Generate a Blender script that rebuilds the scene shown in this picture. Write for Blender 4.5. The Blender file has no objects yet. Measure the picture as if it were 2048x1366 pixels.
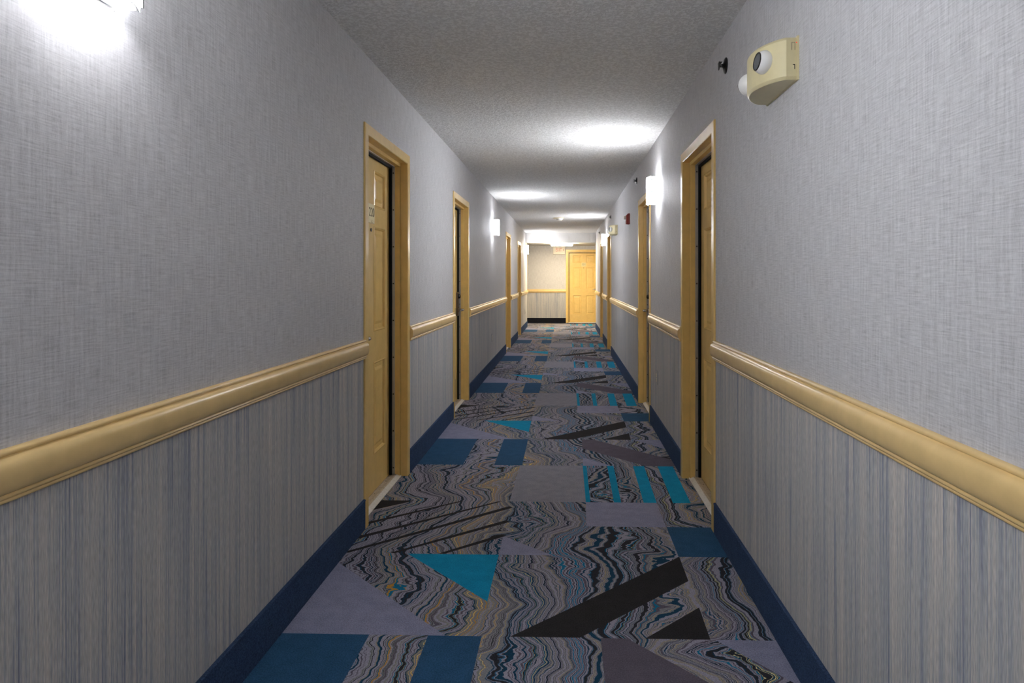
import bpy, bmesh, math, random
from mathutils import Vector, Matrix
from mathutils.geometry import delaunay_2d_cdt

PI = math.pi
scene = bpy.context.scene
COL = scene.collection
random.seed(7)

# ------------------------------------------------------------------ camera, world, exposure
CAM_H = 1.282
XL, XR = -1.036, 0.752          # corridor wall faces
CEIL = 2.44
Y_BACK = -4.6                   # corridor behind the camera ends here
Y_FAR = 19.86                   # far wall of the cross corridor
YL_END, YR_END = 18.45, 17.80   # ends of the two long walls
Y_SOFFIT, Z_SOFFIT = 17.85, 2.20

cam_data = bpy.data.cameras.new('camera')
cam = bpy.data.objects.new('camera', cam_data)
COL.objects.link(cam)
cam.location = (0, 0, CAM_H)
cam.rotation_euler = (PI / 2, 0, math.atan(42.0 / 1395.0))
cam_data.sensor_width = 36.0
cam_data.lens = 36.0 * 1395.0 / 2048.0
cam_data.shift_x = (1024.0 - 1090.5) / 2048.0
cam_data.shift_y = (556.5 - 683.0) / 2048.0
cam_data.clip_start = 0.02
scene.camera = cam
scene.cycles.diffuse_bounces = 6
scene.cycles.use_light_tree = False

world = bpy.data.worlds.new('world')
scene.world = world
world.use_nodes = True
world.node_tree.nodes['Background'].inputs['Color'].default_value = (0.05, 0.05, 0.05, 1)
world.node_tree.nodes['Background'].inputs['Strength'].default_value = 0.0

scene.view_settings.view_transform = 'Standard'
scene.view_settings.look = 'None'
scene.view_settings.gamma = 1.0
scene.view_settings.use_curve_mapping = False
scene.view_settings.exposure = 1.62

SCONCE_UP = 1.5        # watts of the lamp inside each sconce
SCONCE_GLOW = 40.0      # glowing glass of each sconce
SCONCE_COL = (0.925, 0.945, 1.0)
PANEL_GLOW = 25.0      # warm ceiling fixture at the end
PANEL_COL = (1.0, 0.82, 0.54)


# ------------------------------------------------------------------ material helpers
def srgb(r, g, b):
    def c(v):
        v /= 255.0
        return v / 12.92 if v <= 0.04045 else ((v + 0.055) / 1.055) ** 2.4
    return (c(r), c(g), c(b), 1.0)


class NT:
    def __init__(self, name, rough=0.5, spec=0.5, metallic=0.0):
        self.m = bpy.data.materials.new(name)
        self.m.use_nodes = True
        self.t = self.m.node_tree
        self.b = self.t.nodes['Principled BSDF']
        self.b.inputs['Roughness'].default_value = rough
        self.b.inputs['Specular IOR Level'].default_value = spec
        self.b.inputs['Metallic'].default_value = metallic

    def n(self, kind, **kw):
        nd = self.t.nodes.new(kind)
        for k, v in kw.items():
            setattr(nd, k, v)
        return nd

    def link(self, a, b):
        self.t.links.new(a, b)

    def setin(self, sock, v):
        if hasattr(v, 'is_linked'):
            self.link(v, sock)
        else:
            sock.default_value = v

    def math(self, op, a, b=None, c=None):
        nd = self.n('ShaderNodeMath', operation=op)
        self.setin(nd.inputs[0], a)
        if b is not None:
            self.setin(nd.inputs[1], b)
        if c is not None:
            self.setin(nd.inputs[2], c)
        return nd.outputs[0]

    def obj(self):
        return self.n('ShaderNodeTexCoord').outputs['Object']

    def sep(self, v):
        nd = self.n('ShaderNodeSeparateXYZ')
        self.link(v, nd.inputs[0])
        return nd.outputs

    def comb(self, x, y, z):
        nd = self.n('ShaderNodeCombineXYZ')
        for i, v in enumerate((x, y, z)):
            self.setin(nd.inputs[i], v)
        return nd.outputs[0]

    def noise(self, vec, scale, detail=2.0, rough=0.5, dist=0.0, dims='3D', w=None):
        nd = self.n('ShaderNodeTexNoise', noise_dimensions=dims)
        if vec is not None:
            self.link(vec, nd.inputs['Vector'])
        if w is not None:
            self.link(w, nd.inputs['W'])
        nd.inputs['Scale'].default_value = scale
        nd.inputs['Detail'].default_value = detail
        nd.inputs['Roughness'].default_value = rough
        nd.inputs['Distortion'].default_value = dist
        return nd.outputs[0]

    def ramp(self, fac, stops, interp='LINEAR'):
        nd = self.n('ShaderNodeValToRGB')
        cr = nd.color_ramp
        cr.interpolation = interp
        while len(cr.elements) > 1:
            cr.elements.remove(cr.elements[-1])
        cr.elements[0].position = stops[0][0]
        cr.elements[0].color = stops[0][1]
        for p, c in stops[1:]:
            e = cr.elements.new(p)
            e.color = c
        self.link(fac, nd.inputs[0])
        return nd.outputs[0]

    def mix(self, fac, a, b, mode='MIX'):
        nd = self.n('ShaderNodeMix', data_type='RGBA', blend_type=mode)
        self.setin(nd.inputs[0], fac)
        self.setin(nd.inputs[6], a)
        self.setin(nd.inputs[7], b)
        return nd.outputs[2]

    def mapr(self, v, a, b, c, d):
        nd = self.n('ShaderNodeMapRange')
        self.link(v, nd.inputs[0])
        for i, x in enumerate((a, b, c, d)):
            nd.inputs[i + 1].default_value = x
        return nd.outputs[0]

    def color(self, c):
        self.setin(self.b.inputs['Base Color'], c)

    def bump(self, h, strength, dist):
        nd = self.n('ShaderNodeBump')
        self.link(h, nd.inputs['Height'])
        nd.inputs['Strength'].default_value = strength
        nd.inputs['Distance'].default_value = dist
        self.link(nd.outputs[0], self.b.inputs['Normal'])

    def emit(self, c, s):
        self.b.inputs['Emission Color'].default_value = c
        self.b.inputs['Emission Strength'].default_value = s


def plain(name, rgb, rough=0.5, spec=0.5, metallic=0.0, var=0.05, scale=30.0):
    m = NT(name, rough, spec, metallic)
    f = m.noise(m.obj(), scale, 3.0)
    v = m.mapr(f, 0.3, 0.7, 1.0 - var, 1.0 + var)
    c = m.mix(1.0, srgb(*rgb), (1, 1, 1, 1), 'MULTIPLY')
    hsv = m.n('ShaderNodeHueSaturation')
    m.link(c, hsv.inputs['Color'])
    m.link(v, hsv.inputs['Value'])
    m.color(hsv.outputs[0])
    return m.m


# upper wallpaper: woven linen look
def mat_wall_upper():
    m = NT('wallpaper_linen', 0.62, 0.35)
    s = m.sep(m.obj())
    u = m.math('ADD', s[0], s[1])
    z = s[2]
    weft = m.noise(m.comb(m.math('MULTIPLY', u, 16.0), m.math('MULTIPLY', z, 340.0), 0.0), 1.0, 2.0, 0.6)
    warp = m.noise(m.comb(m.math('MULTIPLY', u, 130.0), m.math('MULTIPLY', z, 9.0), 3.0), 1.0, 2.0, 0.6)
    fine = m.noise(m.comb(m.math('MULTIPLY', u, 500.0), m.math('MULTIPLY', z, 120.0), 5.0), 1.0, 1.0)
    h = m.math('ADD', m.math('MULTIPLY', weft, 0.50), m.math('ADD', m.math('MULTIPLY', warp, 0.38), m.math('MULTIPLY', fine, 0.22)))
    c = m.ramp(h, [(0.36, srgb(160, 159, 161)), (0.54, srgb(190, 189, 191)), (0.72, srgb(211, 210, 211))])
    m.color(c)
    return m.m


# lower wallpaper: vertical strié threads
def mat_wall_lower():
    m = NT('wallpaper_strie', 0.75, 0.25)
    s = m.sep(m.obj())
    u = m.math('ADD', s[0], s[1])
    z = s[2]
    a = m.noise(m.comb(m.math('MULTIPLY', u, 26.0), m.math('MULTIPLY', z, 0.5), 0.0), 1.0, 3.0, 0.65)
    b = m.noise(m.comb(m.math('MULTIPLY', u, 210.0), m.math('MULTIPLY', z, 1.6), 4.0), 1.0, 3.0, 0.75)
    g = m.noise(m.comb(m.math('MULTIPLY', u, 480.0), m.math('MULTIPLY', z, 40.0), 7.0), 1.0, 1.0)
    tone = m.math('ADD', m.math('MULTIPLY', a, 0.36), m.math('MULTIPLY', b, 0.64))
    c = m.ramp(tone, [(0.32, srgb(102, 108, 128)), (0.42, srgb(146, 150, 162)), (0.49, srgb(178, 178, 176)),
                      (0.57, srgb(192, 186, 180)), (0.68, srgb(222, 213, 203))])
    c = m.mix(0.55, c, m.ramp(g, [(0.3, (0.62, 0.62, 0.62, 1)), (0.7, (1.25, 1.25, 1.25, 1))]), 'MULTIPLY')
    m.color(c)
    return m.m


def mat_ceiling():
    m = NT('ceiling_knockdown', 0.8, 0.2)
    o = m.obj()
    n1 = m.noise(o, 55.0, 3.0, 0.6, 0.8)
    n2 = m.noise(o, 150.0, 1.0, 0.5)
    h = m.math('ADD', m.mapr(n1, 0.44, 0.60, 0.0, 1.0), m.math('MULTIPLY', n2, 0.25))
    m.color(m.ramp(h, [(0.0, srgb(206, 204, 201)), (0.6, srgb(222, 221, 219)), (1.0, srgb(232, 231, 229))]))
    m.bump(h, 0.55, 0.005)
    return m.m


def carpet_base(m, o):
    pile = m.noise(o, 210.0, 2.0, 0.7)
    blot = m.noise(o, 16.0, 3.0, 0.6)
    return pile, blot


def mat_carpet_flat(name, rgb, amt=0.30):
    m = NT(name, 0.95, 0.08)
    o = m.obj()
    pile, blot = carpet_base(m, o)
    k = m.math('ADD', m.mapr(pile, 0.3, 0.7, 1.0 - amt, 1.0 + amt), m.mapr(blot, 0.3, 0.7, -0.10, 0.10))
    c = m.n('ShaderNodeHueSaturation')
    c.inputs['Color'].default_value = srgb(*rgb)
    m.link(k, c.inputs['Value'])
    m.color(c.outputs[0])
    m.bump(pile, 0.5, 0.004)
    return m.m


# the marbled ground of the carpet: bands that follow a warped height field
def mat_carpet_marble():
    m = NT('carpet_marble', 0.95, 0.08)
    o = m.obj()
    s = m.sep(o)
    x = s[0]
    y = s[1]
    p = m.comb(x, y, 0.0)
    big = m.noise(p, 1.15, 1.0, 0.4)
    mid = m.noise(p, 3.6, 1.0, 0.4)
    zig = m.noise(m.comb(m.math('MULTIPLY', x, 0.35), y, 2.0), 9.0, 2.0, 0.55)
    tiny = m.noise(p, 50.0, 2.0, 0.55)
    phi = m.math('MULTIPLY_ADD', big, 1.25, m.math('MULTIPLY', x, 1.55))
    phi = m.math('MULTIPLY_ADD', mid, 0.34, phi)
    phi = m.math('MULTIPLY_ADD', zig, 0.17, phi)
    phi = m.math('MULTIPLY_ADD', tiny, 0.016, phi)
    band = m.noise(None, 12.0, 2.2, 0.60, 0.0, '1D', phi)
    fam = m.noise(None, 3.4, 1.0, 0.6, 0.0, '1D', m.math('ADD', phi, 11.0))
    K = srgb(44, 44, 49)
    G = srgb(127, 127, 130)
    L = srgb(145, 142, 156)
    P = srgb(90, 84, 96)
    T = srgb(24, 108, 142)
    TD = srgb(24, 60, 84)
    B = srgb(128, 128, 122)
    O = srgb(186, 136, 58)
    C = srgb(226, 214, 160)
    cool = m.ramp(band, [(0.0, K), (0.33, TD), (0.37, T), (0.40, L), (0.435, K), (0.457, TD), (0.475, L), (0.515, P),
                         (0.54, L), (0.57, T), (0.59, TD), (0.607, C), (0.614, K), (0.645, T), (0.67, L), (0.71, K)], 'CONSTANT')
    warm = m.ramp(band, [(0.0, K), (0.33, L), (0.38, TD), (0.415, G), (0.454, O), (0.464, C), (0.468, B), (0.495, L), (0.528, K),
                         (0.545, G), (0.575, P), (0.605, T), (0.625, O), (0.635, L), (0.68, TD)], 'CONSTANT')
    c = m.mix(m.mapr(fam, 0.49, 0.53, 0.0, 1.0), cool, warm)
    pile, blot = carpet_base(m, o)
    k = m.mapr(pile, 0.3, 0.7, 0.62, 1.38)
    hs = m.n('ShaderNodeHueSaturation')
    m.link(c, hs.inputs['Color'])
    m.link(k, hs.inputs['Value'])
    m.color(hs.outputs[0])
    m.bump(pile, 0.5, 0.004)
    return m.m


def mat_paint(name, rgb, rough=0.32):
    m = NT(name, rough, 0.5)
    o = m.obj()
    f = m.noise(o, 14.0, 4.0, 0.6)
    hs = m.n('ShaderNodeHueSaturation')
    hs.inputs['Color'].default_value = srgb(*rgb)
    m.link(m.mapr(f, 0.3, 0.7, 0.94, 1.06), hs.inputs['Value'])
    m.color(hs.outputs[0])
    m.bump(m.noise(o, 90.0, 2.0), 0.06, 0.001)
    return m.m


def mat_glow(name, col, strength, base=(240, 240, 238)):
    m = NT(name, 0.35, 0.4)
    f = m.noise(m.obj(), 8.0, 1.0)
    m.color(m.ramp(f, [(0.3, srgb(*base)), (0.7, srgb(*base))]))
    m.emit((col[0], col[1], col[2], 1), strength)
    return m.m


def mat_sill(name, a, b, rough=0.45):
    m = NT(name, rough, 0.4)
    f = m.noise(m.obj(), 38.0, 5.0, 0.7, 1.5)
    m.color(m.ramp(f, [(0.35, srgb(*a)), (0.65, srgb(*b))]))
    return m.m


M_UP = mat_wall_upper()
M_LOW = mat_wall_lower()
M_CEIL = mat_ceiling()
M_TAN = mat_paint('tan_gloss_paint', (229, 194, 120), 0.27)
M_RAIL = mat_paint('tan_rail_paint', (224, 193, 134), 0.25)
M_MARBLE = mat_carpet_marble()
M_LAV = mat_carpet_flat('carpet_lavender', (134, 135, 158), 0.34)
M_GREY = mat_carpet_flat('carpet_warm_grey', (134, 133, 143), 0.34)
M_DKG = mat_carpet_flat('carpet_dark_grey', (92, 86, 97), 0.34)
M_NAVY = mat_carpet_flat('carpet_navy', (44, 80, 112), 0.42)
M_TEAL = mat_carpet_flat('carpet_teal', (16, 134, 172), 0.28)
M_BLACK = mat_carpet_flat('carpet_black', (44, 42, 43), 0.4)
M_BASE = mat_carpet_flat('carpet_base_navy', (54, 72, 102), 0.55)
M_SEAL = plain('black_rubber', (8, 8, 8), 0.7, 0.2)
M_ALU = plain('satin_aluminium', (176, 176, 176), 0.35, 0.5, 0.7)
M_STEEL = plain('satin_nickel', (190, 188, 184), 0.25, 0.5, 1.0)
M_DARKM = plain('bronze_escutcheon', (116, 104, 92), 0.35, 0.5, 0.8)
M_BLK = plain('black_gloss', (14, 14, 14), 0.15, 0.5)
M_SCREW = plain('dark_screw', (46, 44, 42), 0.4, 0.5, 0.6)
M_SILL = mat_sill('sill_beige', (168, 150, 124), (206, 192, 168))
M_SILLW = mat_sill('sill_white_edge', (214, 210, 200), (236, 234, 228), 0.35)
M_ALMOND = plain('almond_plastic', (216, 204, 160), 0.4, 0.5, 0.0, 0.03)
M_WHITE = plain('white_plastic', (232, 231, 228), 0.4, 0.5, 0.0, 0.02)
M_IVORY = plain('ivory_plastic', (222, 214, 190), 0.35, 0.5, 0.0, 0.02)
M_LENS = plain('reflector_chrome', (120, 124, 126), 0.2, 0.5, 0.4)
M_RED = plain('red_alarm_plastic', (150, 34, 24), 0.4, 0.5)
M_LED = mat_glow('red_led', (1.0, 0.08, 0.03), 0.35, (200, 30, 20))
M_BLACKM = plain('blackened_metal', (22, 22, 22), 0.3, 0.5, 0.5)
M_PLATE = plain('number_plate_brass', (214, 200, 148), 0.4, 0.5, 0.2)
M_INK = plain('dark_print', (120, 106, 72), 0.5, 0.3)
M_GLOW = mat_glow('sconce_glass', SCONCE_COL, SCONCE_GLOW)
M_GLOWEND = mat_glow('sconce_end_glass', SCONCE_COL, SCONCE_GLOW * 0.12)
M_PANEL = mat_glow('warm_diffuser', PANEL_COL, PANEL_GLOW, (250, 240, 220))
M_SOFFIT = plain('soffit_panel_white', (214, 213, 211), 0.7, 0.2, 0.0, 0.02)
M_EXITFACE = mat_glow('exit_face', (1.0, 0.92, 0.76), 0.05, (190, 180, 158))
M_EXITRED = mat_glow('exit_letters', (1.0, 0.20, 0.08), 0.08, (150, 26, 16))


# ------------------------------------------------------------------ mesh helpers
class MB:
    def __init__(self):
        self.bm = bmesh.new()

    def face(self, pts, mi=0):
        vs = [self.bm.verts.new(p) for p in pts]
        f = self.bm.faces.new(vs)
        f.material_index = mi
        return f

    def box(self, x0, x1, y0, y1, z0, z1, mi=0):
        v = [self.bm.verts.new(p) for p in ((x0, y0, z0), (x1, y0, z0), (x1, y1, z0), (x0, y1, z0),
                                             (x0, y0, z1), (x1, y0, z1), (x1, y1, z1), (x0, y1, z1))]
        for q in ((0, 3, 2, 1), (4, 5, 6, 7), (0, 1, 5, 4), (1, 2, 6, 5), (2, 3, 7, 6), (3, 0, 4, 7)):
            f = self.bm.faces.new([v[i] for i in q])
            f.material_index = mi
        return self

    def loops(self, rings, closed=True, cap0=True, cap1=True, mi=0):
        """skin a list of equal-length point rings"""
        R = [[self.bm.verts.new(p) for p in r] for r in rings]
        n = len(R[0])
        for a, b in zip(R, R[1:]):
            for i in range(n if closed else n - 1):
                j = (i + 1) % n
                f = self.bm.faces.new((a[i], a[j], b[j], b[i]))
                f.material_index = mi
        if cap0:
            self.bm.faces.new(list(reversed(R[0]))).material_index = mi
        if cap1:
            self.bm.faces.new(R[-1]).material_index = mi
        return self

    def lathe(self, prof, n=24, axis='z', org=(0, 0, 0), cap=True):
        """prof: list of (radius, height) along axis"""
        rings = []
        for r, h in prof:
            ring = []
            for i in range(n):
                a = 2 * PI * i / n
                c, s = r * math.cos(a), r * math.sin(a)
                if axis == 'z':
                    p = (c, s, h)
                elif axis == 'y':
                    p = (c, h, -s)
                else:
                    p = (h, c, s)
                ring.append((p[0] + org[0], p[1] + org[1], p[2] + org[2]))
            rings.append(ring)
        return self.loops(rings, True, cap, cap)

    def tube(self, pts, r, n=12):
        pts = [Vector(p) for p in pts]
        rings = []
        for i, p in enumerate(pts):
            d = (pts[min(i + 1, len(pts) - 1)] - pts[max(i - 1, 0)]).normalized()
            up = Vector((0, 0, 1)) if abs(d.z) < 0.9 else Vector((1, 0, 0))
            a = d.cross(up).normalized()
            b = a.cross(d).normalized()
            rr = r[i] if isinstance(r, (list, tuple)) else r
            rings.append([p + a * rr * math.cos(2 * PI * k / n) + b * rr * math.sin(2 * PI * k / n) for k in range(n)])
        return self.loops(rings)

    def mesh(self, name, mats, smooth=False, angle=40):
        bmesh.ops.recalc_face_normals(self.bm, faces=self.bm.faces[:])
        me = bpy.data.meshes.new(name)
        self.bm.to_mesh(me)
        self.bm.free()
        for m in (mats if isinstance(mats, (list, tuple)) else [mats]):
            me.materials.append(m)
        if smooth:
            me.shade_smooth()
            me.set_sharp_from_angle(angle=math.radians(angle))
        return me


def link_obj(name, me, parent=None, loc=None, rotz=None):
    o = bpy.data.objects.new(name, me)
    COL.objects.link(o)
    if parent is not None:
        o.parent = parent
    if loc is not None:
        o.location = loc
    if rotz is not None:
        o.rotation_euler = (0, 0, rotz)
    return o


def tag(o, label, cat, group=None, kind=None):
    o['label'] = label
    o['category'] = cat
    if group:
        o['group'] = group
    if kind:
        o['kind'] = kind
    return o


def thing(name, loc, rotz, label, cat, group=None, kind=None):
    return tag(link_obj(name, None, None, loc, rotz), label, cat, group, kind)


LEFT, RIGHT, FAR = PI / 2, -PI / 2, 0.0


def wall_spot(side, y, z=0.0):
    """location + rotation of something hung on a long wall"""
    return ((XL, y, z), LEFT) if side == 'L' else ((XR, y, z), RIGHT)


# ------------------------------------------------------------------ layout of the doors
HW, FH = 0.508, 2.083           # outer half width and height of a door frame
DOORS_L = [4.045, 6.855, 12.41, 15.32]
DOORS_R = [4.045, 6.745, 12.18, 14.78]
FAR_DOOR_X = 0.498
FACE_W = 0.06


def spans(y0, y1, centres, half):
    out, a = [], y0
    for c in centres:
        out.append((a, c - half))
        a = c + half
    out.append((a, y1))
    return out


# ------------------------------------------------------------------ floor with its carpet pattern
# world coordinates of the inlaid shapes inside one repeat, y measured from the start of the repeat (repeat = 3.06 m)
L_, G_, D_, N_, T_, K_ = 1, 2, 3, 4, 5, 6
R0, R1, R2, R3, R4 = 0.0, 0.737, 1.508, 2.285, 3.06
SHAPES = [
    (L_, [(-1.036, R0), (-1.036, 0.632), (-1.016, 0.616), (-0.434, R0)]),
    (T_, [(-0.739, R1), (-0.313, R1), (-0.313, 0.268)]),
    (K_, [(-0.201, R0), (0.520, R1), (0.517, 0.48), (0.049, R0)]),
    (K_, [(0.280, R0), (0.517, 0.243), (0.511, R0)]),
    (L_, [(-0.314, 0.971), (-0.311, R1), (-0.064, R1)]),
    (K_, [(-1.09, R2), (-0.872, R2), (-1.09, 1.320)]),
    (N_, [(0.517, 1.122), (0.790, 1.122), (0.790, R1), (0.517, R1)]),
    (L_, [(0.112, R2), (0.514, R2), (0.514, 1.118), (0.104, 1.118)]),
    (G_, [(-0.314, R3), (0.112, R3), (0.112, R2), (-0.326, R2)]),
    (T_, [(0.112, R3), (0.138, R3), (0.138, R2), (0.112, R2)]),
    (T_, [(0.279, R3), (0.322, R3), (0.314, R2), (0.273, R2)]),
    (T_, [(0.455, R3), (0.530, R3), (0.516, R2), (0.442, R2)]),
    (T_, [(0.622, R3), (0.725, R3), (0.710, R2), (0.608, R2)]),
    (N_, [(-1.036, R4), (-0.708, R4), (-0.710, R3), (-1.036, R3)]),
    (N_, [(-0.496, R4), (-0.303, R4), (-0.303, R3), (-0.494, R3)]),
    (D_, [(0.123, R4), (0.216, R4), (0.790, 2.41), (0.790, R3), (0.545, R3), (0.122, 2.768)]),
    (L_, [(0.528, R4), (0.790, R4), (0.780, 2.72)]),
    (L_, [(0.120, 2.504), (0.112, R3), (0.312, R3)]),
]
# thin dark diagonal lines of the second row: end points of their centre lines
for (ax, ay), (bx, by) in [((-1.09, 1.090), (-0.60, R2 + .02)), ((-1.05, 0.912), (-0.38, R2 + .02)), ((-1.03, 0.735), (-0.31, 1.412)),
                           ((-0.812, R1 - .005), (-0.307, 1.186)), ((-0.580, R1 - .005), (-0.311, 0.985))]:
    d = Vector((bx - ax, by - ay)).normalized()
    nrm = Vector((-d.y, d.x)) * 0.0170
    q = [Vector((ax, ay)) + nrm, Vector((bx, by)) + nrm, Vector((bx, by)) - nrm, Vector((ax, ay)) - nrm]
    SHAPES.append((K_, [(v.x, min(max(v.y, R1 + .001), R2 - .001)) for v in q]))

REPEATS = [(2.490 - 3.03 * k, 3.03) for k in (1, 2)] + [(2.490, 3.06), (5.55, 2.985), (8.535, 2.98), (11.515, 2.95), (14.465, 2.95)]


def build_floor():
    x0, x1 = XL - 0.17, XR + 0.17
    pts, faces, mats = [], [], []

    def poly(ps, mi):
        idx = []
        for p in ps:
            pts.append(Vector(p))
            idx.append(len(pts) - 1)
        # counter-clockwise
        area = sum(ps[i][0] * ps[(i + 1) % len(ps)][1] - ps[(i + 1) % len(ps)][0] * ps[i][1] for i in range(len(ps)))
        faces.append(idx if area > 0 else idx[::-1])
        mats.append(mi)
    poly([(x0, Y_BACK), (x1, Y_BACK), (x1, Y_FAR), (x0, Y_FAR)], 0)
    for y0, ln in REPEATS:
        for mi, ps in SHAPES:
            poly([(x, y0 + y * ln / 3.06) for x, y in ps], mi)
    # the first rows of the next repeat, seen small at the end of the corridor
    for mi, ps in SHAPES[:13]:
        q = [(x, 17.415 + y * 2.9 / 3.06) for x, y in ps]
        if max(p[1] for p in q) < Y_FAR - .05:
            poly(q, mi)
    V, E, F, ov, oe, of = delaunay_2d_cdt(pts, [], faces, 0, 1e-5)
    bm = bmesh.new()
    vs = [bm.verts.new((v.x, v.y, 0.0)) for v in V]
    for f, o in zip(F, of):
        if not o:
            continue
        fc = bm.faces.new([vs[i] for i in f])
        fc.material_index = mats[max(o)]
        fc.normal_update()
        if fc.normal.z < 0:
            fc.normal_flip()
    # arms of the cross corridor
    for a, b in ((-4.2, x0), (x1, 4.2)):
        q = [bm.verts.new(p) for p in ((a, 17.6, 0), (b, 17.6, 0), (b, Y_FAR, 0), (a, Y_FAR, 0))]
        bm.faces.new(q)
    me = bpy.data.meshes.new('floor')
    bm.to_mesh(me)
    bm.free()
    for m in (M_MARBLE, M_LAV, M_GREY, M_DKG, M_NAVY, M_TEAL, M_BLACK):
        me.materials.append(m)
    o = link_obj('floor', me)
    tag(o, 'patterned carpet floor with marbled ground and blue, teal, grey shapes', 'carpet', kind='structure')


build_floor()

# ------------------------------------------------------------------ walls, ceiling, soffit
RAIL_MID = 0.92
OPEN_HALF, OPEN_TOP = 0.490, 2.065
WT = 0.17


def long_wall(name, side, centres, y_end, label):
    b = MB()
    xa, xb = (XL - WT, XL) if side == 'L' else (XR, XR + WT)
    for a, c in spans(Y_BACK, y_end, centres, OPEN_HALF):
        b.box(xa, xb, a, c, 0, RAIL_MID, 1)
        b.box(xa, xb, a, c, RAIL_MID, OPEN_TOP, 0)
    b.box(xa, xb, Y_BACK, y_end, OPEN_TOP, CEIL, 0)
    o = link_obj(name, b.mesh(name, [M_UP, M_LOW]))
    tag(o, label, 'wall', kind='structure')


long_wall('wall_left', 'L', DOORS_L, YL_END, 'long left corridor wall in grey linen and striped wallpaper')
long_wall('wall_right', 'R', DOORS_R, YR_END, 'long right corridor wall in grey linen and striped wallpaper')

b = MB()
b.box(-4.2, FAR_DOOR_X - OPEN_HALF, Y_FAR, Y_FAR + WT, 0, RAIL_MID, 1)
b.box(FAR_DOOR_X + OPEN_HALF, 4.2, Y_FAR, Y_FAR + WT, 0, RAIL_MID, 1)
b.box(-4.2, FAR_DOOR_X - OPEN_HALF, Y_FAR, Y_FAR + WT, RAIL_MID, OPEN_TOP + .02, 0)
b.box(FAR_DOOR_X + OPEN_HALF, 4.2, Y_FAR, Y_FAR + WT, RAIL_MID, OPEN_TOP + .02, 0)
b.box(-4.2, 4.2, Y_FAR, Y_FAR + WT, OPEN_TOP + .02, CEIL, 0)
tag(link_obj('wall_far', b.mesh('wall_far', [M_UP, M_LOW])), 'far end wall of the corridor in warm light beside the door', 'wall', kind='structure')

for nm, xa, xb, ya, yb, lab in (
        ('wall_cross_left', -4.2, XL - WT, YL_END - WT, YL_END, 'near wall of the cross corridor turning left'),
        ('wall_cross_right', XR + WT, 4.2, YR_END - WT, YR_END, 'near wall of the cross corridor turning right'),
        ('wall_side_left', -4.37, -4.2, YL_END - WT, Y_FAR + WT, 'closing wall of the left cross corridor arm'),
        ('wall_side_right', 4.2, 4.37, YR_END - WT, Y_FAR + WT, 'closing wall of the right cross corridor arm'),
        ('wall_back', XL - WT, XR + WT, Y_BACK - WT, Y_BACK, 'wall closing the corridor behind the viewer')):
    b = MB()
    b.box(xa, xb, ya, yb, 0, RAIL_MID, 1)
    b.box(xa, xb, ya, yb, RAIL_MID, CEIL, 0)
    tag(link_obj(nm, b.mesh(nm, [M_UP, M_LOW])), lab, 'wall', kind='structure')

b = MB()
b.box(XL - WT, XR + WT, Y_BACK - WT, Y_FAR + WT, CEIL, CEIL + 0.1)
b.box(-4.2, XL - WT, 17.6, Y_FAR + WT, CEIL, CEIL + 0.1)
b.box(XR + WT, 4.2, 17.6, Y_FAR + WT, CEIL, CEIL + 0.1)
tag(link_obj('ceiling', b.mesh('ceiling', M_CEIL)), 'grey textured ceiling of the corridor', 'ceiling', kind='structure')

# dropped soffit at the end: a core clad with separate face panels
b = MB()
b.box(XL, XR, Y_SOFFIT + 0.012, YL_END, Z_SOFFIT + 0.004, CEIL)
b.box(-4.2, 4.2, YL_END, Y_FAR, Z_SOFFIT + 0.004, CEIL)
sof = tag(link_obj('soffit', b.mesh('soffit', M_SOFFIT)), 'white dropped soffit across the end of the corridor', 'soffit', kind='structure')
pw = (XR - XL) / 3.3
edges = [XL, XL + pw, XL + 2 * pw + .02, XL + 3.02 * pw, XR]
for a, c in zip(edges, edges[1:]):
    bb = MB()
    bb.box(a + .010, c - .010, Y_SOFFIT, Y_SOFFIT + .012, Z_SOFFIT + .012, CEIL - .03)
    link_obj('soffit_panel', bb.mesh('soffit_panel', M_SOFFIT), sof)
bb = MB()
bb.box(XL, XR, Y_SOFFIT - .004, Y_SOFFIT + .03, Z_SOFFIT - .006, Z_SOFFIT + .012)
link_obj('corner_strip', bb.mesh('corner_strip', M_SOFFIT), sof)
bb = MB()
bb.box(XL, XR, Y_SOFFIT - .004, Y_SOFFIT + .012, CEIL - .03, CEIL)
link_obj('top_strip', bb.mesh('top_strip', M_SOFFIT), sof)

# ------------------------------------------------------------------ chair rails (trim) and carpet base (baseboard)
RAIL_PROF = [(0, .968), (.010, .968), (.0145, .9655), (.016, .962), (.0145, .9585), (.0115, .9565), (.0125, .9550), (.018, .9535),
             (.0235, .9500), (.0275, .9440), (.0295, .9350), (.030, .9220), (.0290, .9080), (.0265, .8980), (.0225, .8915), (.0175, .8885),
             (.0150, .8880), (.0185, .8855), (.0190, .8825), (.0170, .8795), (.0130, .8785), (.0150, .8760), (.0145, .8725), (.011, .8700), (0, .8700)]
BASE_PROF = [(0, 0), (.010, 0), (.010, .143), (.0115, .144), (.0115, .149), (.009, .152), (0, .152)]


def extrude_along(prof, side, a, c):
    b = MB()
    def P(n, z, t):
        if side == 'L':
            return (XL + n, t, z)
        if side == 'R':
            return (XR - n, t, z)
        return (t, Y_FAR - n, z)
    b.loops([[P(n, z, a) for n, z in prof], [P(n, z, c) for n, z in prof]])
    return b


trim_n = [0]


def rail(side, a, c, label):
    trim_n[0] += 1
    nm = 'trim_%d' % trim_n[0]
    o = link_obj(nm, extrude_along(RAIL_PROF, side, a, c).mesh(nm, M_RAIL, True, 50))
    tag(o, label, 'chair rail', kind='structure')


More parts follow.
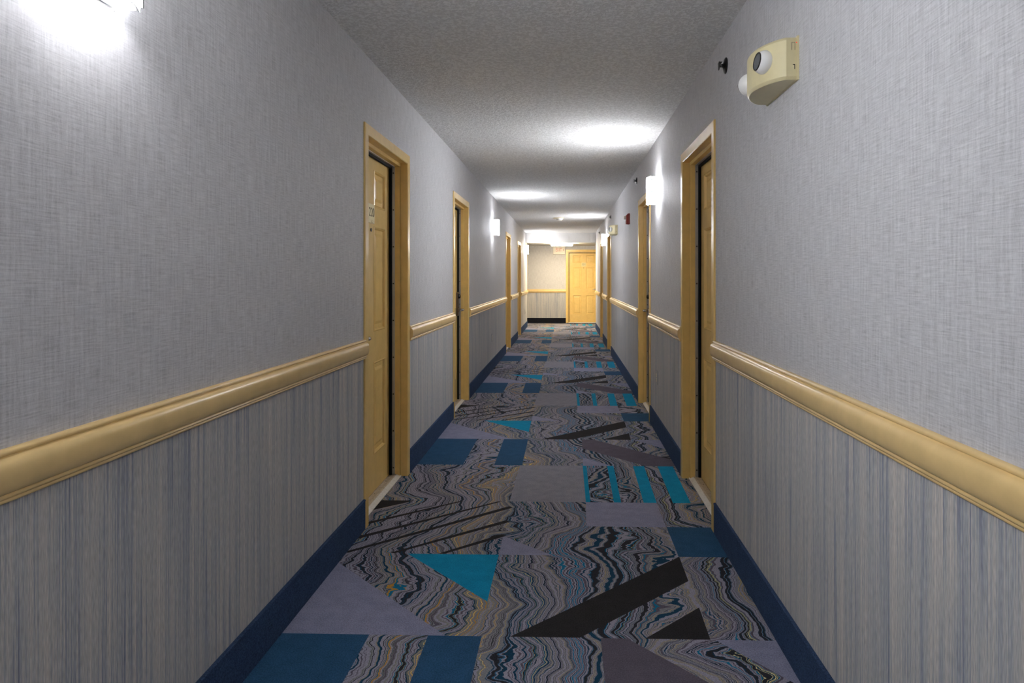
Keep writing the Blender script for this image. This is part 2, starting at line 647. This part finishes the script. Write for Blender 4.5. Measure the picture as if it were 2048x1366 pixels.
SEG_WORDS_L = ['nearest, before the numbered door', 'between the first and second left doors', 'between the second and third left doors',
               'between the third and fourth left doors', 'beyond the last left door']
SEG_WORDS_R = ['nearest, under the emergency light', 'between the first and second right doors', 'between the second and third right doors',
               'between the third and fourth right doors', 'beyond the last right door']
for side, cen, yend, words, wname in (('L', DOORS_L, YL_END, SEG_WORDS_L, 'left'), ('R', DOORS_R, YR_END, SEG_WORDS_R, 'right')):
    base = MB()
    for (a, c), w in zip(spans(Y_BACK, yend, cen, HW + .001), words):
        rail(side, a, c, 'tan moulded chair rail on the %s wall, %s' % (wname, w))
        e = extrude_along(BASE_PROF, side, a, c)
        me = bpy.data.meshes.new('tmp')
        e.bm.to_mesh(me)
        e.bm.free()
        base.bm.from_mesh(me)
        bpy.data.meshes.remove(me)
    tag(link_obj('baseboard_' + wname, base.mesh('baseboard_' + wname, M_BASE)), 'navy carpet baseboard along the %s wall' % wname, 'baseboard', kind='structure')
rail('F', -4.2, FAR_DOOR_X - HW - .001, 'tan chair rail on the far end wall beside the door')
rail('F', FAR_DOOR_X + HW + .001, 4.2, 'tan chair rail on the far end wall right of the door')
b = extrude_along(BASE_PROF, 'F', -4.2, FAR_DOOR_X - HW - .001)
M_BASE_DK = mat_carpet_flat('carpet_base_black', (26, 28, 36), 0.35)
tag(link_obj('baseboard_far', b.mesh('baseboard_far', M_BASE_DK)), 'black carpet baseboard under the far end wall', 'baseboard', kind='structure')


# ------------------------------------------------------------------ doors
def sweep_u(prof, hw, h, z0=0.0):
    """profile (inset from the outer edge, depth) carried up, across and down a door frame"""
    st = [[(-hw + a, y, z0) for a, y in prof], [(-hw + a, y, h - a) for a, y in prof],
          [(hw - a, y, h - a) for a, y in prof], [(hw - a, y, z0) for a, y in prof]]
    return MB().loops(st)


FRAME_PROF = [(0, 0), (0, -.007), (.003, -.010), (FACE_W - .004, -.010), (FACE_W, -.006), (FACE_W, .038), (FACE_W + .018, .038), (FACE_W + .020, .040),
              (FACE_W + .020, .088), (FACE_W + .006, .088), (FACE_W + .006, .165), (.020, .165), (.020, 0)]
ME_FRAME = sweep_u(FRAME_PROF, HW, FH).mesh('door_frame', M_TAN)
ME_STRIP = sweep_u([(.080, .070), (.083, .070), (.083, .088), (.080, .088)], HW, FH, .012).mesh('seal_strip', M_ALU)
ME_SEAL = sweep_u([(.068, .0885), (.094, .0885), (.097, .096), (.094, .1050), (.068, .1050)], HW, FH, .012).mesh('door_seal', M_SEAL)

LX, LZ0, LZ1, LY0, LY1 = 0.436, 0.016, 2.010, 0.1055, 0.150
PANEL_X = [(-.315, -.060), (.060, .315)]
PANEL_Z = [(.235, .785), (.965, 1.590), (1.705, 1.925)]


def leaf_mesh():
    b = MB()
    xs = [-LX, PANEL_X[0][0], PANEL_X[0][1], PANEL_X[1][0], PANEL_X[1][1], LX]
    zs = [LZ0]
    for a, c in PANEL_Z:
        zs += [a, c]
    zs.append(LZ1)
    for i in range(5):
        for j in range(7):
            x0, x1, z0, z1 = xs[i], xs[i + 1], zs[j], zs[j + 1]
            if i in (1, 3) and j in (1, 3, 5):
                d = LY0 + .016
                b.face([(x0, d, z0), (x1, d, z0), (x1, d, z1), (x0, d, z1)])
                for p, q in (((x0, z0), (x1, z0)), ((x1, z0), (x1, z1)), ((x1, z1), (x0, z1)), ((x0, z1), (x0, z0))):
                    b.face([(p[0], LY0, p[1]), (q[0], LY0, q[1]), (q[0], d, q[1]), (p[0], d, p[1])])
            else:
                b.face([(x0, LY0, z0), (x1, LY0, z0), (x1, LY0, z1), (x0, LY0, z1)])
    b.face([(-LX, LY1, LZ0), (LX, LY1, LZ0), (LX, LY1, LZ1), (-LX, LY1, LZ1)])
    for p, q in (((-LX, LZ0), (LX, LZ0)), ((LX, LZ0), (LX, LZ1)), ((LX, LZ1), (-LX, LZ1)), ((-LX, LZ1), (-LX, LZ0))):
        b.face([(p[0], LY0, p[1]), (q[0], LY0, q[1]), (q[0], LY1, q[1]), (p[0], LY1, p[1])])
    bmesh.ops.remove_doubles(b.bm, verts=b.bm.verts[:], dist=1e-5)
    return b.mesh('door_leaf', M_TAN)


def panel_mesh(w, h):
    b = MB()
    rings = []
    for ins, d in ((0.0, .0145), (0.0, -.002), (.006, -.004), (.012, .001), (.017, .0105), (.040, .0105), (.056, .0035), (.058, .003)):
        rings.append([(-w / 2 + ins, d, -h / 2 + ins), (w / 2 - ins, d, -h / 2 + ins), (w / 2 - ins, d, h / 2 - ins), (-w / 2 + ins, d, h / 2 - ins)])
    b.loops(rings)
    return b.mesh('door_panel', M_TAN)


ME_LEAF = leaf_mesh()
ME_PANELS = [panel_mesh(.255, c - a) for a, c in PANEL_Z]

b = MB()
# threshold: flat plate, then a raised rib, then a sloped front lip (x from jamb to jamb, y from the corridor to the door)
tp = [(.060, .0), (.060, .016), (.066, .018), (.074, .018), (.079, .0155), (.104, .0155), (.104, 0)]
b.loops([[(-HW + FACE_W + .021, y, z) for y, z in tp], [(HW - FACE_W - .021, y, z) for y, z in tp]])
ME_SILL = b.mesh('threshold', M_SILL)
b = MB()
tp = [(.032, .0), (.032, .004), (.056, .0155), (.060, .0155), (.060, .0)]
b.loops([[(-HW + FACE_W + .001, y, z) for y, z in tp], [(HW - FACE_W - .001, y, z) for y, z in tp]])
ME_SILLW = b.mesh('threshold_lip', M_SILLW)
b = MB().lathe([(.0015, -.0006), (.0042, -.0006), (.0046, .001), (.0046, .002)], 10, 'y')
ME_SCREW = b.mesh('screw', M_SCREW)
b = MB().lathe([(.003, -.004), (.0095, -.004), (.0105, -.001), (.0105, .002)], 14, 'y')
ME_PEEP = b.mesh('peephole', M_SCREW, True)


def text_mesh(txt, size, mat, depth=.0008):
    cu = bpy.data.curves.new('txt', 'FONT')
    cu.body = txt
    cu.size = size
    cu.align_x = 'CENTER'
    cu.align_y = 'CENTER'
    cu.extrude = depth
    o = bpy.data.objects.new('txt', cu)
    COL.objects.link(o)
    dg = bpy.context.evaluated_depsgraph_get()
    me = bpy.data.meshes.new_from_object(o.evaluated_get(dg))
    bpy.data.objects.remove(o)
    bpy.data.curves.remove(cu)
    me.transform(Matrix.Rotation(PI / 2, 4, 'X'))   # stand it up, reading from -y
    me.materials.clear()
    me.materials.append(mat)
    return me


def rounded_rect_ring(w, h, r, y, n=5):
    pts = []
    for cx, cz, a0 in ((w / 2 - r, h / 2 - r, 0), (-w / 2 + r, h / 2 - r, 90), (-w / 2 + r, -h / 2 + r, 180), (w / 2 - r, -h / 2 + r, 270)):
        for i in range(n + 1):
            a = math.radians(a0 + 90.0 * i / n)
            pts.append((cx + r * math.cos(a), y, cz + r * math.sin(a)))
    return pts


def plate_mesh(name, w, h, t, r, mat, ch=.0015):
    b = MB()
    b.loops([rounded_rect_ring(w, h, r, 0), rounded_rect_ring(w, h, r, -t + ch), rounded_rect_ring(w - 2 * ch, h - 2 * ch, max(r - ch, .0005), -t)])
    return b.mesh(name, mat, True, 30)


ME_PLATE = plate_mesh('number_plate', .128, .112, .004, .004, M_PLATE)
ME_ESC = plate_mesh('lock_plate', .068, .245, .020, .010, M_DARKM, .004)
ME_ESC_TOP = plate_mesh('lock_cap', .066, .022, .026, .008, M_STEEL, .003)
b = MB().lathe([(.0, -.024), (.014, -.022), (.021, -.014), (.024, -.004), (.024, .004)], 20, 'y')
ME_READER = b.mesh('card_reader', M_BLK, True)


def lever_mesh():
    b = MB()
    b.lathe([(.026, 0), (.026, -.008), (.021, -.011), (.011, -.012), (.010, -.042), (.010, -.046)], 20, 'y')
    pts = [(0, -.042, 0), (.012, -.052, .0005), (.030, -.056, 0), (.060, -.056, -.001), (.092, -.053, -.002), (.110, -.046, -.002), (.114, -.040, -.002)]
    b.tube(pts, [.011, .0120, .0118, .0110, .0105, .0098, .0075], 12)
    return b.mesh('lever', M_STEEL, True)


ME_LEVER = lever_mesh()


def door(n, loc, rotz, latch, label, number=None, screws=0, peep=True, lock=True):
    """latch: +1 / -1, the local x side that carries the lock"""
    root = thing('door_%d' % n, loc, rotz, label, 'door', kind='structure')
    link_obj('door_frame', ME_FRAME, root)
    strip = link_obj('seal_strip', ME_STRIP, root)
    link_obj('door_seal', ME_SEAL, root)
    if screws:
        for k in range(9):
            s = link_obj('screw', ME_SCREW, strip, (screws * (HW - .0835), .079, .06 + .2375 * k))
            s.rotation_euler = (0, 0, screws * PI / 2)
    leaf = link_obj('door_leaf', ME_LEAF, root)
    for (a, c), me in zip(PANEL_Z, ME_PANELS):
        for x0, x1 in PANEL_X:
            link_obj('door_panel', me, leaf, ((x0 + x1) / 2, LY0, (a + c) / 2))
    if peep:
        link_obj('peephole', ME_PEEP, leaf, (0, LY0, 1.565))
    sill = link_obj('threshold', ME_SILL, root)
    link_obj('threshold_lip', ME_SILLW, sill)
    for k, xx in enumerate((-.26, .02, .28)):
        s = link_obj('screw', ME_SCREW, sill, (xx, .090, .0160))
        s.rotation_euler = (-PI / 2, 0, 0)
    if number:
        p = link_obj('number_plate', ME_PLATE, root, (0, LY0 - .0005, 1.660))
        link_obj('number', text_mesh(number, .075, M_INK), p, (0, -.0045, .006))
        link_obj('braille_dots', text_mesh('. :.', .030, M_INK), p, (0, -.0045, -.042))
    if lock:
        lx = latch * (LX - .062)
        esc = link_obj('lock_plate', ME_ESC, root, (lx, LY0, 1.013))
        link_obj('lock_cap', ME_ESC_TOP, esc, (0, 0, .116))
        link_obj('card_reader', ME_READER, esc, (0, -.020, .080))
        lv = link_obj('lever', ME_LEVER, esc, (0, -.019, -.057))
        if latch > 0:
            lv.rotation_euler = (0, 0, 0)
            lv.scale = (-1, 1, 1)
    return root


DOOR_INFO_L = [(-1, 'tan six-panel door with number plate, nearest on the left wall', '220', 1),
               (1, 'tan six-panel door with lever lock, second on the left wall', None, 1),
               (-1, 'tan door third along the left wall, past the left outlet', None, 0),
               (1, 'tan door fourth and farthest along the left wall', None, 0)]
DOOR_INFO_R = [(1, 'tan six-panel door nearest on the right wall, beyond the emergency light', '221', -1),
               (-1, 'tan door behind the lit sconce, second on the right wall', None, -1),
               (1, 'tan door under the far emergency light, third on the right wall', None, 0),
               (-1, 'tan door fourth and farthest along the right wall', None, 0)]
n = 0
for yc, (latch, lab, num, scr) in zip(DOORS_L, DOOR_INFO_L):
    n += 1
    door(n, (XL, yc, 0), LEFT, latch, lab, num, scr)
for yc, (latch, lab, num, scr) in zip(DOORS_R, DOOR_INFO_R):
    n += 1
    door(n, (XR, yc, 0), RIGHT, latch, lab, num, scr)
door(9, (FAR_DOOR_X, Y_FAR, 0.012), FAR, 1, 'warmly lit tan six-panel door facing the viewer at the corridor end', '221', 0)


# ------------------------------------------------------------------ wall sconces
SC_W, SC_H, SC_SIDE, SC_D = .130, .215, .058, .092    # half width, height, depth at the sides, depth in the middle


def bow(hw, ds, dm, n=10):
    """plan of the bowed front, from one wall edge round to the other"""
    pts = [(-hw, 0.0)]
    for i in range(n + 1):
        t = -1.0 + 2.0 * i / n
        pts.append((hw * t, -ds - (dm - ds) * (1 - t * t)))
    pts.append((hw, 0.0))
    return pts


def shade_mesh():
    b = MB()
    z0, z1 = -SC_H / 2 + .010, SC_H / 2 - .004
    po, pi_ = bow(SC_W, SC_SIDE, SC_D), bow(SC_W - .004, SC_SIDE - .004, SC_D - .004)
    o0, o1 = [(x, y, z0) for x, y in po], [(x, y, z1) for x, y in po]
    i0, i1 = [(x, y, z0) for x, y in pi_], [(x, y, z1) for x, y in pi_]
    b.loops([i1, i0], closed=False, cap0=False, cap1=False, mi=1)
    b.loops([i0, o0, o1, i1], closed=False, cap0=False, cap1=False, mi=0)
    bmesh.ops.remove_doubles(b.bm, verts=b.bm.verts[:], dist=1e-6)
    for f in b.bm.faces:
        f.normal_update()
        if f.material_index == 0 and abs(f.normal.z) > .5:
            f.material_index = 1
        if f.material_index == 0 and all(abs(abs(v.co.x) - SC_W) < .006 for v in f.verts):
            f.material_index = 2      # frosted end pieces
    return b.mesh('shade', [M_GLOW, M_WHITE, M_GLOWEND], True, 40)


ME_SHADE = shade_mesh()
b = MB()
b.box(-.118, .118, -.006, 0, -SC_H / 2 + .014, SC_H / 2 - .010)
ME_BACK = b.mesh('back_plate', M_ALU)
# front glass: a slightly taller bowed pane in front of the shade
b = MB()
ring = [(x, y - .005) for x, y in bow(.112, SC_SIDE + .008, SC_D)[1:-1]]
ring = ring + [(x, y + .004) for x, y in ring[::-1]]
b.loops([[(x, y, -SC_H / 2) for x, y in ring], [(x, y, SC_H / 2) for x, y in ring]])
bmesh.ops.recalc_face_normals(b.bm, faces=b.bm.faces[:])
for f in b.bm.faces:
    f.normal_update()
    if f.normal.y > -.3:
        f.material_index = 1          # back and rims of the pane are plain opal glass
ME_PANE = b.mesh('front_glass', [M_GLOW, M_WHITE], True, 40)
b = MB()
b.box(-.0035, .0035, -.074, -.052, -SC_H / 2 + .012, SC_H / 2 - .002)
ME_SSTRIP = b.mesh('metal_edge', M_ALU)
b = MB().lathe([(.002, -.007), (.010, -.007), (.013, -.004), (.013, .004), (.010, .007), (.002, .007)], 10, 'z', (0, -.050, 0))
b.tube([(0, -.004, 0), (0, -.040, 0)], .005, 8)
ME_TUBE = b.mesh('lamp_socket', M_WHITE, True)


def sconce(side, y, label):
    loc, rz = wall_spot(side, y, 1.992)
    root = thing('wall_sconce', loc, rz, label, 'wall lamp', 'glowing wall sconces along the corridor')
    link_obj('back_plate', ME_BACK, root)
    link_obj('shade', ME_SHADE, root)
    link_obj('front_glass', ME_PANE, root)
    for s in (-1, 1):
        link_obj('metal_edge', ME_SSTRIP, root, (s * .119, 0, 0))
    link_obj('lamp_socket', ME_TUBE, root)
    for dz, nm in ((.034, 'lamp_light_up'), (-.034, 'lamp_light_down')):
        ld = bpy.data.lights.new(nm, 'POINT')
        ld.energy = SCONCE_UP
        ld.color = SCONCE_COL
        ld.shadow_soft_size = .022
        lo = bpy.data.objects.new(nm, ld)
        COL.objects.link(lo)
        lo.parent = root
        lo.location = (0, -.050, dz)


sconce('L', 1.440, 'blazing white wall sconce at the top left, cut by the picture edge')
sconce('R', 5.72, 'glowing half-round wall sconce between the first two right doors')
sconce('L', 9.75, 'glowing wall sconce between the second and third left doors')
sconce('R', 13.02, 'glowing wall sconce between the third and fourth right doors')
sconce('L', 17.33, 'farthest glowing wall sconce, at the left corner near the end')
sconce('R', -1.30, 'unseen extra sconce on the right wall behind the viewer, added as fill light')  # out of view, added to brighten the near walls


# ------------------------------------------------------------------ emergency lights
def emergency_light(y, label):
    loc, rz = wall_spot('R', y, 1.995)
    root = thing('emergency_light', loc, rz, label, 'emergency light', 'two-headed emergency lights on the right wall')
    hw, h = .172, .137
    plan = [(-hw, 0), (-hw, -.040)]
    for i in range(1, 16):
        t = -PI / 2 + PI * i / 16
        plan.append((hw * math.sin(t), -.040 - .074 * math.cos(t) ** 1.6))
    plan += [(hw, -.040), (hw, 0)]

    def ring(z, s):
        return [(x * (1 - s * .045), y * (1 - s * .06), z) for x, y in plan]
    b = MB()
    b.loops([ring(-h / 2, 1), ring(-h / 2 + .004, .4), ring(-h / 2 + .010, 0), ring(h / 2 - .010, 0), ring(h / 2 - .004, .4), ring(h / 2, 1)])
    case = link_obj('case', b.mesh('case', M_ALMOND, True, 24), root)
    bp = MB()
    bp.box(-hw - .004, hw + .004, -.006, 0, -h / 2 - .002, h / 2 + .003)
    link_obj('back_plate', bp.mesh('back_plate', M_ALMOND), root)
    # two swivelling ball heads
    for s in (-1, 1):
        hb = MB()
        R = .040
        prof = [(R * math.cos(q), R * math.sin(q)) for q in [math.radians(d) for d in range(-42, 91, 11)]]
        hb.lathe([(max(r, .0012), hgt) for r, hgt in prof], 26, 'y', cap=False)
        head = link_obj('lamp_head', hb.mesh('lamp_head', M_WHITE, True, 50), root, (s * .098, -.088, .008 if s > 0 else -.012))
        head.rotation_euler = (math.radians(-6), 0, math.radians(8 if s > 0 else -70))
        lb = MB().lathe([(.0012, -.0180), (.010, -.0190), (.020, -.0225), (.0275, -.0280), (.0275, -.0265)], 26, 'y')
        link_obj('reflector', lb.mesh('reflector', M_LENS, True, 50), head)
        rb = MB().lathe([(.0270, -.0270), (.0270, -.0290), (.0300, -.0290), (.0304, -.0262)], 26, 'y', cap=False)
        link_obj('lens_ring', rb.mesh('lens_ring', M_SCREW, True, 50), head)
    # marks on the flat end: u-shaped slot, red lamp, latch
    xe = hw + .0003
    mb = MB()
    for (y0, y1, z0, z1) in ((-.013, -.012, .026, .050), (-.023, -.022, .026, .050), (-.023, -.012, .050, .051)):
        mb.box(xe - .001, xe + .0004, y0, y1, z0, z1)
    link_obj('test_slot', mb.mesh('test_slot', M_SCREW), root)
    lbm = MB().lathe([(.0005, .0018), (.0016, .0012), (.0019, 0), (.0019, -.002)], 10, 'x')
    link_obj('red_led', lbm.mesh('red_led', M_LED), root, (xe, -.0335 + .026, .050))
    mb = MB()
    mb.box(xe - .001, xe + .0006, -.0145, -.0125, -.036, -.020)
    mb.box(xe - .001, xe + .0006, -.0190, -.0125, -.022, -.020)
    link_obj('latch', mb.mesh('latch', M_SCREW), root)
    return root


emergency_light(2.452, 'almond two-headed emergency light near the top right of the picture')
emergency_light(10.43, 'small distant almond emergency light above the third right door')


# ------------------------------------------------------------------ sidewall sprinklers
b = MB().lathe([(.038, 0), (.0385, -.003), (.034, -.007), (.020, -.011), (.012, -.013)], 28, 'y')
ME_ROSE = b.mesh('escutcheon', M_BLACKM, True)
b = MB().lathe([(.011, -.008), (.011, -.022), (.007, -.024), (.007, -.030)], 16, 'y')
ME_STEM = b.mesh('stem', M_BLACKM, True, 30)
b = MB()
for s in (-1, 1):
    b.tube([(s * .009, -.022, 0), (s * .013, -.032, 0), (s * .010, -.044, 0), (s * .002, -.052, 0)], .0024, 8)
ME_ARMS = b.mesh('frame_arms', M_BLACKM, True)
b = MB()
b.lathe([(.004, -.050), (.017, -.052), (.017, -.0535), (.004, -.056)], 16, 'y')
b.box(-.014, .014, -.056, -.034, .010, .0115)
ME_DEFL = b.mesh('deflector', M_BLACKM)
for _me in (ME_STEM, ME_ARMS, ME_DEFL):
    _me.transform(Matrix.Diagonal((1.25, 0.62, 1.25, 1)))
for y, z, lab in ((3.31, 2.283, 'black sidewall sprinkler beside the near emergency light'),
                  (7.45, 2.318, 'black sidewall sprinkler above the second right door'),
                  (11.76, 2.310, 'tiny sidewall sprinkler above the distant emergency light'),
                  (15.6, 2.295, 'farthest sidewall sprinkler, on the right wall by the soffit')):
    loc, rz = wall_spot('R', y, z)
    r = thing('fire_sprinkler', loc, rz, lab, 'sprinkler', 'sidewall sprinklers on the right wall')
    for nm, me in (('escutcheon', ME_ROSE), ('stem', ME_STEM), ('frame_arms', ME_ARMS), ('deflector', ME_DEFL)):
        link_obj(nm, me, r)

# ------------------------------------------------------------------ fire alarm
loc, rz = wall_spot('R', 8.33, 1.988)
r = thing('fire_alarm', loc, rz, 'red fire alarm horn with clear strobe on the right wall', 'fire alarm')
b = MB()
b.loops([rounded_rect_ring(.118, .126, .008, 0), rounded_rect_ring(.118, .126, .008, -.020),
         [(x, -.042, z * .80 - .010) for x, _, z in rounded_rect_ring(.098, .126, .008, 0)]])
link_obj('housing', b.mesh('housing', M_RED, True, 30), r)
b = MB()
b.loops([[(x, -.038, z + .016) for x, _, z in rounded_rect_ring(.050, .046, .005, 0)],
         [(x, -.058, z + .016) for x, _, z in rounded_rect_ring(.044, .040, .005, 0)],
         [(x, -.068, z + .016) for x, _, z in rounded_rect_ring(.026, .034, .005, 0)]])
link_obj('strobe_lens', b.mesh('strobe_lens', M_WHITE, True, 30), r)
for k in range(4):
    b = MB()
    b.box(-.030, .030, -.045, -.040, -.046 + k * .008, -.042 + k * .008)
    link_obj('horn_slot', b.mesh('horn_slot', M_BLK), r)

# ------------------------------------------------------------------ smoke detector
r = thing('smoke_detector', (-.15, 13.4, CEIL), 0, 'white round smoke detector on the ceiling', 'smoke detector')
b = MB().lathe([(.105, 0), (.107, -.004), (.100, -.009), (.060, -.010)], 32, 'z')
link_obj('mounting_plate', b.mesh('mounting_plate', M_ALMOND, True), r)
b = MB().lathe([(.070, -.006), (.068, -.020), (.060, -.026), (.058, -.034), (.046, -.044), (.020, -.048), (.001, -.049)], 32, 'z')
link_obj('detector_body', b.mesh('detector_body', M_WHITE, True), r, (.02, 0, 0))
b = MB().lathe([(.0593, -.0265), (.0600, -.0300), (.0590, -.0335)], 32, 'z', cap=False)
link_obj('vent_band', b.mesh('vent_band', M_SCREW, True), r, (.02, 0, 0))

# ------------------------------------------------------------------ wall outlets (cover plates papered over)
ME_OPLATE = plate_mesh('cover_plate', .072, .118, .006, .006, M_LOW, .002)
ME_OFACE = plate_mesh('receptacle', .034, .029, .0045, .010, M_IVORY, .001)
b = MB()
b.box(-.0075, -.0055, -.0052, -.0040, -.004, .006)
b.box(.0055, .0075, -.0052, -.0040, -.003, .006)
b.box(-.002, .002, -.0052, -.0040, -.010, -.006)
ME_OSLOT = b.mesh('slots', M_BLK)
for side, y, z, lab in (('R', 5.79, .461, 'papered-over wall outlet below the near right sconce'),
                        ('L', 9.69, .457, 'papered-over wall outlet on the left wall past the second door'),
                        ('R', 13.14, .459, 'small wall outlet between the third and fourth right doors'),
                        ('L', 17.5, .440, 'farthest wall outlet, left wall near the end')):
    loc, rz = wall_spot(side, y, z)
    r = thing('wall_outlet', loc, rz, lab, 'outlet', 'wall outlets under the sconces')
    link_obj('cover_plate', ME_OPLATE, r)
    for dz in (.0195, -.0195):
        f = link_obj('receptacle', ME_OFACE, r, (0, -.0055, dz))
        link_obj('slots', ME_OSLOT, f)

# ------------------------------------------------------------------ warm ceiling fixture and exit sign at the end
r = thing('ceiling_light', (-.118, 18.36, Z_SOFFIT + .004), 0, 'warm glowing square ceiling light under the soffit', 'ceiling light')
b = MB()
b.box(-.30, .30, -.30, .30, -.012, 0)
link_obj('fixture_base', b.mesh('fixture_base', M_WHITE), r)
b = MB()
def sq(h, z):
    return [(-h, -h, z), (h, -h, z), (h, h, z), (-h, h, z)]
b.loops([sq(.284, -.011), sq(.284, -.052), sq(.272, -.062)])
link_obj('diffuser', b.mesh('diffuser', M_PANEL), r)

r = thing('exit_sign', (-.202, Y_FAR - .024, 2.080), 0, 'cream exit sign with red letters high on the far wall beside the door', 'exit sign')
b = MB()
b.loops([rounded_rect_ring(.345, .234, .006, .022), rounded_rect_ring(.345, .234, .006, -.018), rounded_rect_ring(.339, .228, .005, -.022)])
link_obj('sign_body', b.mesh('sign_body', M_EXITFACE), r)
for nm, dx, txt in (('letter', -.075, 'E'), ('letter', -.030, 'X'), ('letter', .012, 'I'), ('letter', .055, 'T')):
    me = text_mesh(txt, .150, M_EXITRED, .001)
    me.transform(Matrix.Scale(0.52 if txt != 'I' else .7, 4, (1, 0, 0)))
    link_obj(nm, me, r, (dx - .004, -.0235, .004))
b = MB()
b.loops([[(x, -.0222, z) for x, z in ((.108, .030), (.138, .004), (.108, -.022), (.118, .004))], [(x, -.0242, z) for x, z in ((.108, .030), (.138, .004), (.108, -.022), (.118, .004))]])
link_obj('arrow', b.mesh('arrow', M_EXITRED), r)
